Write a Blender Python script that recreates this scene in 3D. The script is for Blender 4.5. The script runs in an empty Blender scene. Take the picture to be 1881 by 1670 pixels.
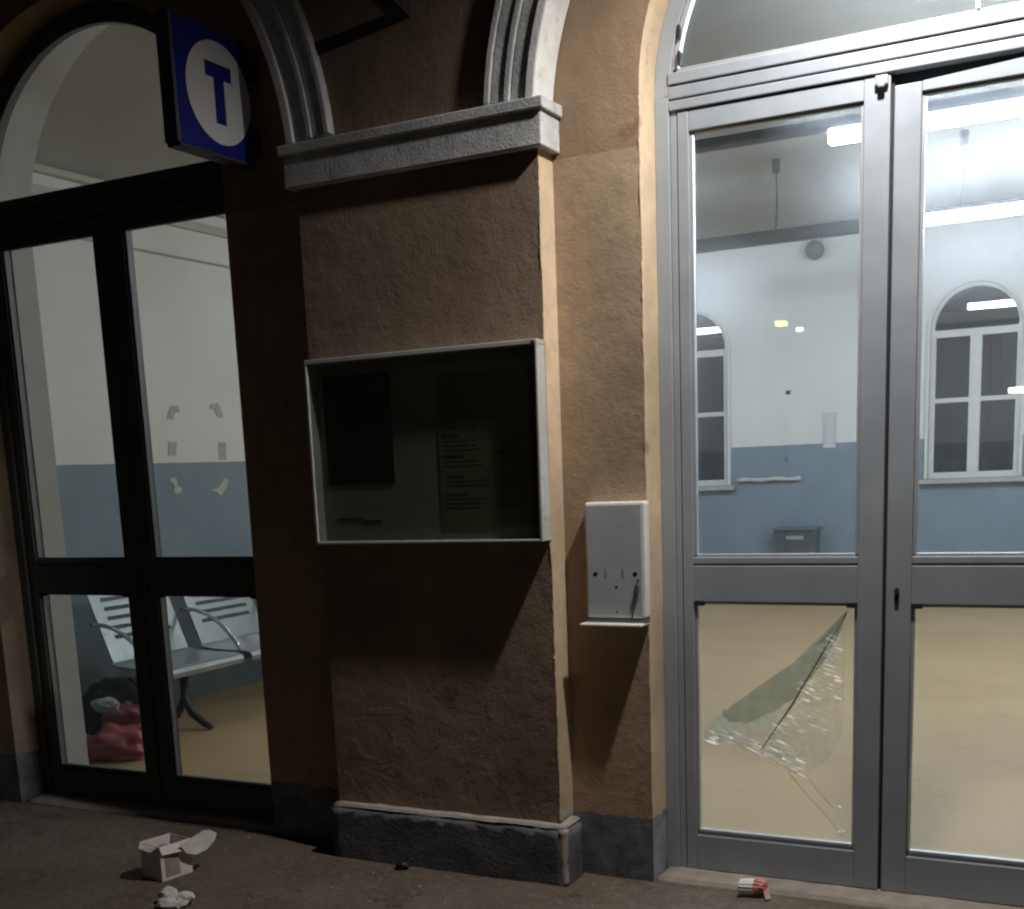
import bpy, bmesh, math, random
from mathutils import Vector, Matrix, noise

random.seed(7)
S = bpy.context.scene
COL = S.collection
PI = math.pi

# ------------------------------------------------------------------ helpers
def tag(o, label=None, cat=None, group=None, kind=None):
    if label: o['label'] = label
    if cat: o['category'] = cat
    if group: o['group'] = group
    if kind: o['kind'] = kind
    return o

def empty(name, loc=(0, 0, 0), label=None, cat=None, group=None, rz=0.0):
    o = bpy.data.objects.new(name, None)
    COL.objects.link(o)
    o.location = loc
    o.rotation_euler = (0, 0, rz)
    o.empty_display_size = 0.1
    return tag(o, label, cat, group)

def build(name, bm, mats, parent=None, bevel=0.0, segs=2, smooth=False, weld=True):
    if weld:
        bmesh.ops.remove_doubles(bm, verts=bm.verts, dist=1e-5)
    bmesh.ops.recalc_face_normals(bm, faces=bm.faces)
    me = bpy.data.meshes.new(name)
    bm.to_mesh(me)
    bm.free()
    if not isinstance(mats, (list, tuple)): mats = [mats]
    for m in mats: me.materials.append(m)
    o = bpy.data.objects.new(name, me)
    COL.objects.link(o)
    if parent is not None:
        o.parent = parent
        o.location = -Vector(parent.location) if parent.get('world_parts') else (0, 0, 0)
    if smooth:
        for p in me.polygons: p.use_smooth = True
    if bevel > 0:
        b = o.modifiers.new('bevel', 'BEVEL')
        b.width = bevel; b.segments = segs; b.limit_method = 'ANGLE'; b.angle_limit = math.radians(40)
        b.harden_normals = False
    return o

def root(name, loc, label, cat, group=None):
    """Empty whose parts are given in world coordinates."""
    e = empty(name, loc, label, cat, group)
    e['world_parts'] = 1
    return e

def box(bm, x0, x1, y0, y1, z0, z1, mi=0):
    vs = [bm.verts.new((x, y, z)) for x in (x0, x1) for y in (y0, y1) for z in (z0, z1)]
    F = [(0, 1, 3, 2), (4, 6, 7, 5), (0, 4, 5, 1), (2, 3, 7, 6), (0, 2, 6, 4), (1, 5, 7, 3)]
    out = []
    for f in F:
        fc = bm.faces.new([vs[i] for i in f]); fc.material_index = mi; out.append(fc)
    return vs

def boxes(*args):
    bm = bmesh.new()
    for a in args: box(bm, *a)
    return bm

def prism(bm, poly, y0, y1, mi=0, side_mi=None):
    """poly: list of (x, z); extruded from y0 to y1."""
    a = [bm.verts.new((x, y0, z)) for x, z in poly]
    b = [bm.verts.new((x, y1, z)) for x, z in poly]
    f = bm.faces.new(a); f.material_index = mi
    g = bm.faces.new(list(reversed(b))); g.material_index = mi
    n = len(poly)
    for i in range(n):
        j = (i + 1) % n
        q = bm.faces.new((a[j], a[i], b[i], b[j]))
        q.material_index = mi if side_mi is None else side_mi(poly[i], poly[j])
    f.normal_update(); g.normal_update()
    bmesh.ops.triangulate(bm, faces=[f, g])

def arc(cx, cz, r, a0, a1, n):
    return [(cx + r * math.cos(a0 + (a1 - a0) * i / n), cz + r * math.sin(a0 + (a1 - a0) * i / n)) for i in range(n + 1)]

def ring_prism(bm, cx, cz, r0, r1, y0, y1, a0=0.0, a1=PI, n=48, mi=0):
    rows = []
    for i in range(n + 1):
        a = a0 + (a1 - a0) * i / n
        c, s = math.cos(a), math.sin(a)
        rows.append([bm.verts.new((cx + r * c, y, cz + r * s)) for r, y in ((r0, y0), (r1, y0), (r1, y1), (r0, y1))])
    for i in range(n):
        for k in range(4):
            q = bm.faces.new((rows[i][k], rows[i][(k + 1) % 4], rows[i + 1][(k + 1) % 4], rows[i + 1][k]))
            q.material_index = mi
    for r in (rows[0], rows[-1]):
        bm.faces.new(r).material_index = mi

def tube(bm, pts, rad, n=10, cap=True, mi=0):
    pts = [Vector(p) for p in pts]
    rings = []
    for i, p in enumerate(pts):
        t = (pts[min(i + 1, len(pts) - 1)] - pts[max(i - 1, 0)]).normalized()
        u = t.cross(Vector((0, 0, 1)))
        if u.length < 1e-3: u = t.cross(Vector((0, 1, 0)))
        u.normalize(); v = t.cross(u)
        r = rad[i] if isinstance(rad, (list, tuple)) else rad
        rings.append([bm.verts.new(p + r * (math.cos(2 * PI * k / n) * u + math.sin(2 * PI * k / n) * v)) for k in range(n)])
    for a, b in zip(rings, rings[1:]):
        for k in range(n):
            bm.faces.new((a[k], a[(k + 1) % n], b[(k + 1) % n], b[k])).material_index = mi
    if cap:
        bm.faces.new(rings[0]).material_index = mi; bm.faces.new(rings[-1]).material_index = mi

def disc_y(bm, cx, cz, rx, rz, y0, y1, n=32, mi=0):
    a = [bm.verts.new((cx + rx * math.cos(2 * PI * k / n), y0, cz + rz * math.sin(2 * PI * k / n))) for k in range(n)]
    b = [bm.verts.new((v.co.x, y1, v.co.z)) for v in a]
    bm.faces.new(a).material_index = mi; bm.faces.new(list(reversed(b))).material_index = mi
    for k in range(n):
        bm.faces.new((a[k], b[k], b[(k + 1) % n], a[(k + 1) % n])).material_index = mi

def lump(bm, c, r, seed=0, amp=0.35, freq=3.0, sub=4, flat=None, mi=0):
    """crumpled lump (bag, cloth)."""
    t = bmesh.new()
    bmesh.ops.create_icosphere(t, subdivisions=sub, radius=1.0)
    off = Vector((seed * 3.1, seed * 1.7, seed * 2.3))
    vm = {}
    for v in t.verts:
        d = v.co.normalized()
        k = 1 + amp * noise.noise(d * freq + off) + amp * 0.5 * abs(noise.noise(d * freq * 2.7 + off)) + 0.12 * amp * noise.noise(d * freq * 8 + off)
        p = Vector((d.x * r[0], d.y * r[1], d.z * r[2])) * k + Vector(c)
        if flat is not None: p.z = max(p.z, flat)
        vm[v] = bm.verts.new(p)
    for f in t.faces:
        bm.faces.new([vm[v] for v in f.verts]).material_index = mi
    t.free()

def crumple(bm, c, r, seed, sub=2, jit=.28, floor=None):
    rr = random.Random(seed)
    t = bmesh.new(); bmesh.ops.create_icosphere(t, subdivisions=sub, radius=1.0)
    vm = {}
    for v in t.verts:
        d = v.co.normalized()
        k = 1 + .32 * noise.noise(d * 1.6 + Vector((seed, 0, seed))) + rr.uniform(-jit, jit) * .6
        p = Vector((d.x * r[0], d.y * r[1], d.z * r[2])) * k + Vector(c)
        if floor is not None: p.z = max(p.z, floor)
        vm[v] = bm.verts.new(p)
    for f in t.faces: bm.faces.new([vm[v] for v in f.verts])
    t.free()

# ------------------------------------------------------------------ materials
class NT:
    def __init__(self, name):
        m = bpy.data.materials.new(name); m.use_nodes = True
        self.m = m; self.t = m.node_tree; self.n = self.t.nodes; self.l = self.t.links
        self.n.clear()
        self.out = self.n.new('ShaderNodeOutputMaterial')
        self.geo = None
    def add(self, typ, **kw):
        nd = self.n.new(typ)
        for k, v in kw.items():
            if k.startswith('_'): setattr(nd, k[1:], v)
            else: self.put(nd, k, v)
        return nd
    def put(self, nd, k, v):
        s = nd.inputs[int(k[1:]) if k[0] == 'i' and k[1:].isdigit() else k.replace('__', ' ')]
        if hasattr(v, 'is_output') or isinstance(v, bpy.types.NodeSocket): self.l.new(v, s)
        else: s.default_value = v
    def pos(self):
        if not self.geo: self.geo = self.n.new('ShaderNodeNewGeometry')
        return self.geo.outputs['Position']
    def noise(self, scale, detail=4, rough=0.55, vec=None, dist=0.0):
        nd = self.add('ShaderNodeTexNoise', Scale=scale, Detail=detail, Roughness=rough, Distortion=dist)
        self.l.new(vec if vec is not None else self.pos(), nd.inputs['Vector'])
        return nd.outputs['Fac']
    def scaled(self, sx, sy, sz):
        mp = self.n.new('ShaderNodeMapping'); self.l.new(self.pos(), mp.inputs['Vector'])
        mp.inputs['Scale'].default_value = (sx, sy, sz)
        return mp.outputs['Vector']
    def ramp(self, fac, p0, p1, c0=(0, 0, 0, 1), c1=(1, 1, 1, 1)):
        r = self.n.new('ShaderNodeValToRGB'); self.l.new(fac, r.inputs['Fac'])
        e = r.color_ramp.elements
        e[0].position = p0; e[1].position = p1; e[0].color = c0; e[1].color = c1
        return r.outputs['Color']
    def mix(self, fac, a, b, typ='MIX'):
        nd = self.n.new('ShaderNodeMix'); nd.data_type = 'RGBA'; nd.blend_type = typ
        for s, v in ((nd.inputs[0], fac), (nd.inputs[6], a), (nd.inputs[7], b)):
            if isinstance(v, bpy.types.NodeSocket): self.l.new(v, s)
            elif isinstance(v, (int, float)): s.default_value = v
            else: s.default_value = (*v[:3], 1)
        return nd.outputs[2]
    def math(self, op, a, b=0.0):
        nd = self.n.new('ShaderNodeMath'); nd.operation = op
        for s, v in ((nd.inputs[0], a), (nd.inputs[1], b)):
            if isinstance(v, bpy.types.NodeSocket): self.l.new(v, s)
            else: s.default_value = v
        return nd.outputs[0]
    def z(self):
        sp = self.n.new('ShaderNodeSeparateXYZ'); self.l.new(self.pos(), sp.inputs[0]); return sp.outputs['Z']
    def bump(self, h, strength=0.3, dist=0.01, prev=None):
        b = self.n.new('ShaderNodeBump'); b.inputs['Strength'].default_value = strength; b.inputs['Distance'].default_value = dist
        self.l.new(h, b.inputs['Height'])
        if prev is not None: self.l.new(prev, b.inputs['Normal'])
        return b.outputs['Normal']
    def bsdf(self, color, rough=0.8, metal=0.0, normal=None, spec=0.5, **kw):
        p = self.n.new('ShaderNodeBsdfPrincipled')
        for k, v in (('Base Color', color), ('Roughness', rough), ('Metallic', metal), ('Specular IOR Level', spec)):
            s = p.inputs[k]
            if isinstance(v, bpy.types.NodeSocket): self.l.new(v, s)
            elif k == 'Base Color': s.default_value = (*v[:3], 1)
            else: s.default_value = v
        for k, v in kw.items():
            self.put(p, k, v)
        if normal is not None: self.l.new(normal, p.inputs['Normal'])
        self.l.new(p.outputs[0], self.out.inputs[0])
        return p

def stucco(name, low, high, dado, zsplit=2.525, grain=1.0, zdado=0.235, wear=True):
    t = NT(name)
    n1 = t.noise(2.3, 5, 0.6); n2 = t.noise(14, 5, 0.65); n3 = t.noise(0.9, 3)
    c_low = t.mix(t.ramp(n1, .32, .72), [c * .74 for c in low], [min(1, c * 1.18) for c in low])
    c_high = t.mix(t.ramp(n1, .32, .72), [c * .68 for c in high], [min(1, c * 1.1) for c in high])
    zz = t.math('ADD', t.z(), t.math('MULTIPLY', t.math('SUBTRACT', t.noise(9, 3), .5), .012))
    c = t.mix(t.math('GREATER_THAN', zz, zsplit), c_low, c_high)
    c = t.mix(t.math('MULTIPLY', t.ramp(n2, .48, .7), .35), c, [x * .55 for x in low])
    # rusty or damp stains with a shape of their own
    c = t.mix(t.math('MULTIPLY', t.ramp(t.noise(5.5, 6, .6), .625, .70), .5), c, (.16, .075, .05))
    peel = None
    if wear:
        zl = t.math('SUBTRACT', 0.85, t.z())
        m = t.math('MULTIPLY', t.ramp(t.noise(4.2, 7, .62, dist=.6), .50, .535), t.ramp(zl, .05, .35))
        c = t.mix(t.math('MULTIPLY', m, .75), c, t.mix(t.noise(20, 4), (.22, .17, .13), (.33, .27, .2)))
        peel = m
    if dado is not None:
        zd = t.math('ADD', t.z(), t.math('MULTIPLY', t.math('SUBTRACT', t.noise(16, 5), .5), .05))
        c = t.mix(t.math('LESS_THAN', zd, zdado), c, t.mix(t.ramp(t.noise(12, 5), .35, .65), dado, [x * 1.8 for x in dado]))
    g1 = t.noise(95, 3, .6); g2 = t.noise(34, 4, .6); g3 = t.noise(11, 3)
    b = t.bump(g3, .14 * grain, .03)
    b = t.bump(t.ramp(g2, .35, .7), .05 * grain, .010, b)
    b = t.bump(g1, .33 * grain, .004, b)
    if peel is not None: b = t.bump(t.math('SUBTRACT', 1.0, peel), .3, .006, b)
    t.bsdf(c, .92, normal=b, spec=.15)
    return t.m

def paint(name, col, rough=.5, var=.12, metal=0.0, bump=.08, scale=8, spec=.5, dirt=None):
    t = NT(name)
    c = t.mix(t.ramp(t.noise(scale, 5, .6), .3, .7), [x * (1 - var) for x in col], [min(1, x * (1 + var)) for x in col])
    if dirt: c = t.mix(t.math('MULTIPLY', t.ramp(t.noise(scale * 2.3, 6, .7), .56, .68), .6), c, dirt)
    r = t.math('ADD', t.math('MULTIPLY', t.noise(scale * 3, 4), .25), rough - .12)
    t.bsdf(c, r, metal, t.bump(t.noise(scale * 9, 3), bump, .004), spec)
    return t.m

def glass_mat(name, tint=(.93, .96, .95), dirt=.05, refl=1.0, haze=0.0):
    t = NT(name)
    tr = t.add('ShaderNodeBsdfTransparent', Color=(*tint, 1))
    gl = t.add('ShaderNodeBsdfGlossy', Color=(1, 1, 1, 1), Roughness=.015)
    bn = t.bump(t.noise(1.6, 2), .02, .02); t.l.new(bn, gl.inputs['Normal'])
    fc = t.add('ShaderNodeLayerWeight', Blend=.5).outputs['Facing']      # Schlick, the same from both sides of the pane
    fr = t.math('ADD', .035, t.math('MULTIPLY', t.math('POWER', fc, 5.0), .9))
    mx = t.add('ShaderNodeMixShader'); t.l.new(t.math('MINIMUM', t.math('MULTIPLY', fr, refl), 1.0), mx.inputs[0])
    t.l.new(tr.outputs[0], mx.inputs[1]); t.l.new(gl.outputs[0], mx.inputs[2])
    df = t.add('ShaderNodeBsdfDiffuse', Color=(.75, .77, .78, 1))
    tl = t.add('ShaderNodeBsdfTranslucent', Color=(.7, .72, .74, 1))
    dm = t.add('ShaderNodeMixShader', i0=.4); t.l.new(df.outputs[0], dm.inputs[1]); t.l.new(tl.outputs[0], dm.inputs[2])
    streak = t.noise(3.0, 6, .65, t.scaled(3.0, 1, .55), .4)
    dirtf = t.math('MULTIPLY', t.ramp(streak, .25, .8, (.5,) * 3 + (1,)), dirt)
    m2 = t.add('ShaderNodeMixShader'); t.l.new(dirtf, m2.inputs[0])
    t.l.new(mx.outputs[0], m2.inputs[1]); t.l.new(dm.outputs[0], m2.inputs[2])
    if haze:      # greasy film: part of the light is scattered a little on its way through
        rf = t.add('ShaderNodeBsdfRefraction', Color=(.97, .98, 1, 1), Roughness=.38, IOR=1.35)
        m3 = t.add('ShaderNodeMixShader'); t.l.new(t.math('MULTIPLY', t.ramp(t.noise(2.1, 5, .6, None, .5), .25, .75, (.35,) * 3 + (1,)), haze), m3.inputs[0])
        t.l.new(m2.outputs[0], m3.inputs[1]); t.l.new(rf.outputs[0], m3.inputs[2]); m2 = m3
    t.l.new(m2.outputs[0], t.out.inputs[0])
    return t.m

def emit(name, col, strength):
    t = NT(name)
    e = t.add('ShaderNodeEmission', Color=(*col, 1), Strength=strength)
    t.l.new(e.outputs[0], t.out.inputs[0])
    return t.m

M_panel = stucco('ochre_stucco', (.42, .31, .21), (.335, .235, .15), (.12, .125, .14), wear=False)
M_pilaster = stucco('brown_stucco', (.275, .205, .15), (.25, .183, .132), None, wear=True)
M_reveal = stucco('cream_reveal', (.62, .48, .33), (.62, .48, .33), (.2, .21, .23), grain=.45, wear=False)
M_mould = paint('weathered_moulding', (.47, .475, .48), .85, .25, bump=.5, scale=11, spec=.2, dirt=(.24, .23, .22))
M_plinth = paint('plinth_paint', (.125, .13, .14), .85, .35, bump=.9, scale=9, spec=.2, dirt=(.2, .19, .18))
M_plinthtop = paint('plinth_ledge_plaster', (.38, .34, .30), .9, .2, bump=.6, scale=14, spec=.2)
M_alu = paint('grey_aluminium', (.345, .382, .425), .48, .10, .25, .05, 5)
M_alu_light = paint('glazing_bead_aluminium', (.55, .57, .6), .38, .08, .5, .03, 6)
M_rubber = paint('black_rubber', (.012, .012, .012), .7, .2)
M_black = paint('black_metal', (.02, .02, .022), .55, .3)
M_iron_shadow = paint('dark_iron_and_shadow', (.012, .009, .008), .8, .4, 0, .4, 20)  # sign brackets, and the cast shadow laid on the plaster
M_white = paint('white_metal_paint', (.72, .72, .7), .45, .05, 0, .04, 6)
M_zinc = paint('grey_sheet_metal', (.5, .53, .55), .5, .06, .1, .05, 9)
M_glass = glass_mat('door_glass', dirt=.05)
M_glass_dirty = glass_mat('dirty_door_glass', (.94, .97, .985), .045, haze=.062)
M_glass_left = glass_mat('dim_door_glass', (.965, .965, .94), .02)
M_glass_board = glass_mat('notice_board_glass', (.86, .88, .85), .014, .8)
M_glass_win = glass_mat('back_window_glass', (.5, .55, .62), .01, 2.4)
M_white_in = None

def interior_paint():
    t = NT('waiting_room_paint')
    zz = t.math('ADD', t.z(), t.math('MULTIPLY', t.math('SUBTRACT', t.noise(6, 3), .5), .006))
    white = t.mix(t.ramp(t.noise(1.4, 4), .3, .7), (.68, .675, .645), (.75, .745, .715))
    white = t.mix(t.math('MULTIPLY', t.ramp(t.noise(7, 6, .7), .60, .72), .18), white, (.42, .41, .38))
    blue = t.mix(t.ramp(t.noise(3, 5), .3, .7), (.185, .235, .285), (.22, .275, .325))
    c = t.mix(t.math('LESS_THAN', zz, 1.64), white, blue)
    t.bsdf(c, .6, normal=t.bump(t.noise(60, 3), .08, .003), spec=.3)
    return t.m
M_inpaint = interior_paint()
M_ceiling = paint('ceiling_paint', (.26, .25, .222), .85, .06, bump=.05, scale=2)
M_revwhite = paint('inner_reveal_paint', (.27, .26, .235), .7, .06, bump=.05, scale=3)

def floor_mat():
    t = NT('beige_linoleum')
    c = t.mix(t.ramp(t.noise(1.1, 5, .6), .3, .7), (.45, .302, .145), (.53, .378, .195))
    c = t.mix(t.math('MULTIPLY', t.ramp(t.noise(3.5, 6, .7, t.scaled(.6, 1.6, 1)), .58, .72), .5), c, (.24, .20, .16))
    c = t.mix(t.math('MULTIPLY', t.ramp(t.noise(90, 2), .6, .7), .25), c, (.25, .2, .13))
    t.bsdf(c, .5, normal=t.bump(t.noise(7, 3), .03, .01), spec=.35)
    return t.m
M_floor = floor_mat()

def ground_mat():
    t = NT('platform_asphalt')
    c = t.mix(t.ramp(t.noise(2.2, 6, .65), .3, .7), (.095, .076, .058), (.17, .138, .108))
    c = t.mix(t.math('MULTIPLY', t.ramp(t.noise(26, 5, .7), .5, .7), .7), c, (.235, .195, .158))
    c = t.mix(t.ramp(t.noise(5, 7, .7), .60, .7), c, (.045, .037, .03))
    v = t.add('ShaderNodeTexVoronoi', Scale=120.0); t.l.new(t.pos(), v.inputs['Vector'])
    c = t.mix(t.math('MULTIPLY', t.ramp(v.outputs['Distance'], .08, .3, (1, 1, 1, 1), (0, 0, 0, 1)), .3), c, (.26, .23, .2))
    b = t.bump(t.noise(6, 5), .4, .03)
    b = t.bump(t.noise(48, 5, .7), .6, .012, b)
    b = t.bump(v.outputs['Distance'], .35, .006, b)
    t.bsdf(c, .88, normal=b, spec=.25)
    return t.m
M_ground = ground_mat()
M_sill = paint('stone_threshold', (.34, .30, .26), .8, .2, bump=.4, scale=12)

# ------------------------------------------------------------------ dimensions
RC, LC = -.737, -4.022          # centre of each doorway
HW = .775                       # half width of a doorway
ZS = 2.70                       # spring line of the door arches
ZO = 2.60                       # spring line of the outer arches
PL, PR = -2.812, -1.828         # pilaster edges
YP = -.114                      # pilaster front
RR = PR and (RC - PR) * -1      # radius of the right outer arch
RR = abs(RC - PR); RL = abs(PL - LC)
XL, XR, ZT = -8.0, 3.2, 5.2
YD = .154                       # door frame front

# ------------------------------------------------------------------ ground
bm = bmesh.new()
nx, ny = 150, 80
gx0, gx1, gy0, gy1 = -9.0, 4.0, -6.0, .16
def gz(x, y):
    p = Vector((x * 1.7, y * 1.7, 3))
    return .006 * noise.noise(p) + .0035 * noise.noise(p * 6) - .004
grid = [[bm.verts.new((gx0 + (gx1 - gx0) * i / nx, gy0 + (gy1 - gy0) * j / ny, 0)) for i in range(nx + 1)] for j in range(ny + 1)]
for r in grid:
    for v in r: v.co.z = gz(v.co.x, v.co.y)
for j in range(ny):
    for i in range(nx):
        bm.faces.new((grid[j][i], grid[j][i + 1], grid[j + 1][i + 1], grid[j + 1][i]))
# outer skirt so that the sheet reaches the horizon
far = 300
def quad(b, pts, mi=0):
    b.faces.new([b.verts.new(p) for p in pts]).material_index = mi
quad(bm, [(-far, -far, -.012), (far, -far, -.012), (far, gy0 + .02, -.012), (-far, gy0 + .02, -.012)])
quad(bm, [(-far, gy0, -.011), (gx0 + .02, gy0, -.011), (gx0 + .02, 40, -.011), (-far, 40, -.011)])
quad(bm, [(gx1 - .02, gy0, -.011), (far, gy0, -.011), (far, 40, -.011), (gx1 - .02, 40, -.011)])
tag(build('platform_ground', bm, M_ground, smooth=True, weld=False), kind='structure')

# small loose stones and grit swept against the wall
bm = bmesh.new()
for k in range(170):
    x = random.uniform(-3.6, .2); y = -abs(random.gauss(0, .38)) - .06
    if PL - .05 < x < PR + .05: y -= .14
    r = random.choice((.002, .003, .004, .006))
    t = bmesh.new(); bmesh.ops.create_icosphere(t, subdivisions=1, radius=r)
    vm = {v: bm.verts.new((v.co.x * random.uniform(.8, 1.6) + x, v.co.y * random.uniform(.8, 1.4) + y, v.co.z * .7 + gz(x, y) + r * .3)) for v in t.verts}
    for f in t.faces: bm.faces.new([vm[v] for v in f.verts])
    t.free()
tag(build('loose_grit', bm, paint('grit', (.3, .26, .22), .9, .4, scale=60), weld=False), kind='stuff')

# ------------------------------------------------------------------ station building
B = root('station_building', (-2.4, .3, 0), 'ochre plastered station building with two arched glazed doorways', 'building')

def opening(cx, hw, zs, n=40):
    return [(cx - hw, 0)] + [(cx - hw, zs)] + arc(cx, zs, hw, PI, 0, n)[1:-1] + [(cx + hw, zs), (cx + hw, 0)]

def wall_poly(ops, x0=XL, x1=XR, zt=ZT):
    p = [(x0, -.02)]
    for cx, hw, zs in ops:
        o = opening(cx, hw, zs); o[0] = (o[0][0], -.02); o[-1] = (o[-1][0], -.02)
        p += o
    return p + [(x1, -.02), (x1, zt), (x0, zt)]

def side_is_reveal(a, b):
    inside = XL + .01 < a[0] < XR - .01 and XL + .01 < b[0] < XR - .01
    if not inside: return 0
    if abs(a[1] + .02) < 1e-6 and abs(b[1] + .02) < 1e-6: return 0
    return 1

bm = bmesh.new()
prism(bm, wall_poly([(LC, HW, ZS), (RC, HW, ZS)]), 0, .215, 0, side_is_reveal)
M_brownrev = stucco('brown_left_reveal', (.24, .185, .135), (.24, .185, .135), (.07, .075, .085), grain=.5, wear=False)  # darker brown base for the left doorway's reveals
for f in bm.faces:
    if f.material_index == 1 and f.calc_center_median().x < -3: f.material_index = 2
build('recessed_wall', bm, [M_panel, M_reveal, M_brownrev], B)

bm = bmesh.new()
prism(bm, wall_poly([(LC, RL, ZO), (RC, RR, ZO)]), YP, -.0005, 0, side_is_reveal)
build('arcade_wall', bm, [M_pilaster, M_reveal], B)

# inner half of the thick wall: splayed reveals and the room side face
bm = bmesh.new()
Y1 = .575
for cx in (LC, RC):
    A = opening(cx, HW + .0, ZS); Bq = opening(cx, HW + .14, ZS)
    va = [bm.verts.new((x, .2155, z)) for x, z in A]; vb = [bm.verts.new((x, Y1, z)) for x, z in Bq]
    for i in range(len(A) - 1):
        f = bm.faces.new((va[i], va[i + 1], vb[i + 1], vb[i]))
        f.material_index = 1
poly = wall_poly([(LC, HW + .14, ZS), (RC, HW + .14, ZS)], -6.2, XR, 4.0)
f = bm.faces.new([bm.verts.new((x, Y1, z)) for x, z in poly])
f.normal_update()
bmesh.ops.triangulate(bm, faces=[f])
for f in bm.faces:
    if f.material_index == 1 and f.calc_center_median().z < 1.2: pass
build('inner_wall', bm, [M_inpaint, M_revwhite], B)

M_intrados = paint('whitewashed_intrados', (.68, .68, .67), .85, .12, bump=.4, scale=9, spec=.2, dirt=(.4, .39, .37))
# archivolts
def archivolt(cx, r, a0, a1):
    bm = bmesh.new()
    ring_prism(bm, cx, ZO, r + .0305, r + .085, YP - .030, YP + .02, a0, a1)
    ring_prism(bm, cx, ZO, r + .0855, r + .110, YP - .038, YP + .02, a0, a1)
    ring_prism(bm, cx, ZO, r + .1105, r + .160, YP - .031, YP + .02, a0, a1)
    ring_prism(bm, cx, ZO, r + .1605, r + .185, YP - .037, YP + .02, a0, a1)
    am = build('arch_moulding', bm, M_mould, B, .005)
    bm = bmesh.new()
    ring_prism(bm, cx, ZO, r - .006, r + .030, YP - .040, -.002, a0, a1)
    build('intrados_band', bm, M_intrados, am, .006)
archivolt(RC, RR, .03, PI - .075)
archivolt(LC, RL, .075, PI - .03)

# uneven, chipped plaster along the lit corners
def worn_corner(x, y, z0, z1, seed, r=.0045, mat=None, parent=None):
    bm = bmesh.new(); pts, rad = [], []
    n = int((z1 - z0) / .013)
    for i in range(n + 1):
        z = z0 + (z1 - z0) * i / n
        q = Vector((seed, 0, z))
        low = max(0, .8 - z) * .006
        rad.append(max(.0015, r + (.0035 + low) * noise.noise(q * 7) + .0025 * noise.noise(q * 31)))
        pts.append((x - .0015 + .0025 * noise.noise(q * 5 + Vector((3, 0, 0))), y + .001 + .002 * noise.noise(q * 6), z))
    tube(bm, pts, rad, 9)
    build('worn_corner', bm, mat or M_reveal, parent or B, smooth=True)
worn_corner(PR - .0015, YP + .0015, .22, 2.54, 1, .0033)
worn_corner(RC - HW - .001, 0.001, .24, ZS - .02, 5, .003)

# capitals (the one between the doors, and its neighbours out of frame)
def capital(x0, x1):
    def shape(b, grow, y, z0, z1, slope=0):
        box(b, x0 - grow, x1 + grow, y, -.001, z0, z1)
    bm = bmesh.new()
    shape(bm, .030, -.150, 2.542, 2.652)
    shape(bm, .044, -.163, 2.652, 2.690)
    # chipped uneven edge along the top slab
    c = build('capital', bm, M_mould, B, .005)
capital(PL, PR)
capital(RC + RR, RC + RR + .98)

# plinth, a rough block under the pilaster
def rough_box(name, x0, x1, y0, y1, z0, z1, mat, parent, amp=.008, seed=0, res=.035, slope=0.0, rnd=.02):
    bm = bmesh.new()
    box(bm, x0, x1, y0, y1, z0, z1)
    bmesh.ops.bevel(bm, geom=list(bm.edges), offset=rnd, segments=3, affect='EDGES')
    for _ in range(60):
        es = [e for e in bm.edges if e.calc_length() > res * 1.6]
        if not es: break
        bmesh.ops.subdivide_edges(bm, edges=es, cuts=1, use_grid_fill=False)
        bmesh.ops.triangulate(bm, faces=[f for f in bm.faces if len(f.verts) > 4])
        if len(bm.verts) > 9000: break
    for v in bm.verts:
        p = v.co * 9 + Vector((seed, seed, 0))
        v.co += Vector((noise.noise(p), noise.noise(p + Vector((5, 0, 0))), noise.noise(p + Vector((0, 9, 0))))) * amp
        v.co += Vector((noise.noise(p * 4), noise.noise(p * 4 + Vector((5, 0, 0))), noise.noise(p * 4 + Vector((0, 9, 0))))) * amp * .45
    return build(name, bm, mat, parent, smooth=True)
pl = rough_box('plinth', PL - .012, PR + .042, -.168, -.004, -.05, .212, M_plinth, B, .004, 1, rnd=.012)
worn_corner(PR + .029, -.154, .0, .208, 3, .0175, M_plinthtop, pl)
rough_box('ledge', PL - .006, PR + .034, -.159, -.006, .203, .2185, M_plinthtop, pl, .004, 4, .03, rnd=.007)
rough_box('plinth', RC + RR - .012, RC + RR + 1.0, -.168, -.004, -.05, .212, M_plinth, B, .007, 9)

# interior shell
Wy = 9.0; IXL, IXR = -5.85, 3.0; ZC = 3.80
SK = 1.1307
def KZ(z): return 1.5 + (z - 1.5) * SK
bm = bmesh.new(); box(bm, IXL - .2, IXL, Y1 - .2, Wy + .3, -.02, ZC)
build('side_wall', bm, M_inpaint, B)
bm = bmesh.new(); box(bm, IXR, IXR + .2, Y1 - .2, Wy + .3, -.02, ZC)
build('side_wall', bm, M_inpaint, B)
bm = bmesh.new(); box(bm, IXL - .2, IXR + .2, Y1 - .02, Wy + .3, ZC, ZC + .2)
build('ceiling', bm, M_ceiling, B)
bm = bmesh.new()     # coved edge of the ceiling over the left hand wall
cv = [(IXL - .02, 3.345)] + [(IXL + 1.25 * (1 - math.cos(a * PI / 24)), 3.36 + .445 * math.sin(a * PI / 24)) for a in range(13)] + [(IXL - .02, ZC + .005)]
a_ = [bm.verts.new((x, Y1, z)) for x, z in cv]; b_ = [bm.verts.new((x, Wy, z)) for x, z in cv]
for i in range(len(cv) - 1): bm.faces.new((a_[i], a_[i + 1], b_[i + 1], b_[i]))
build('ceiling_cove', bm, M_ceiling, B, smooth=True)
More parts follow.
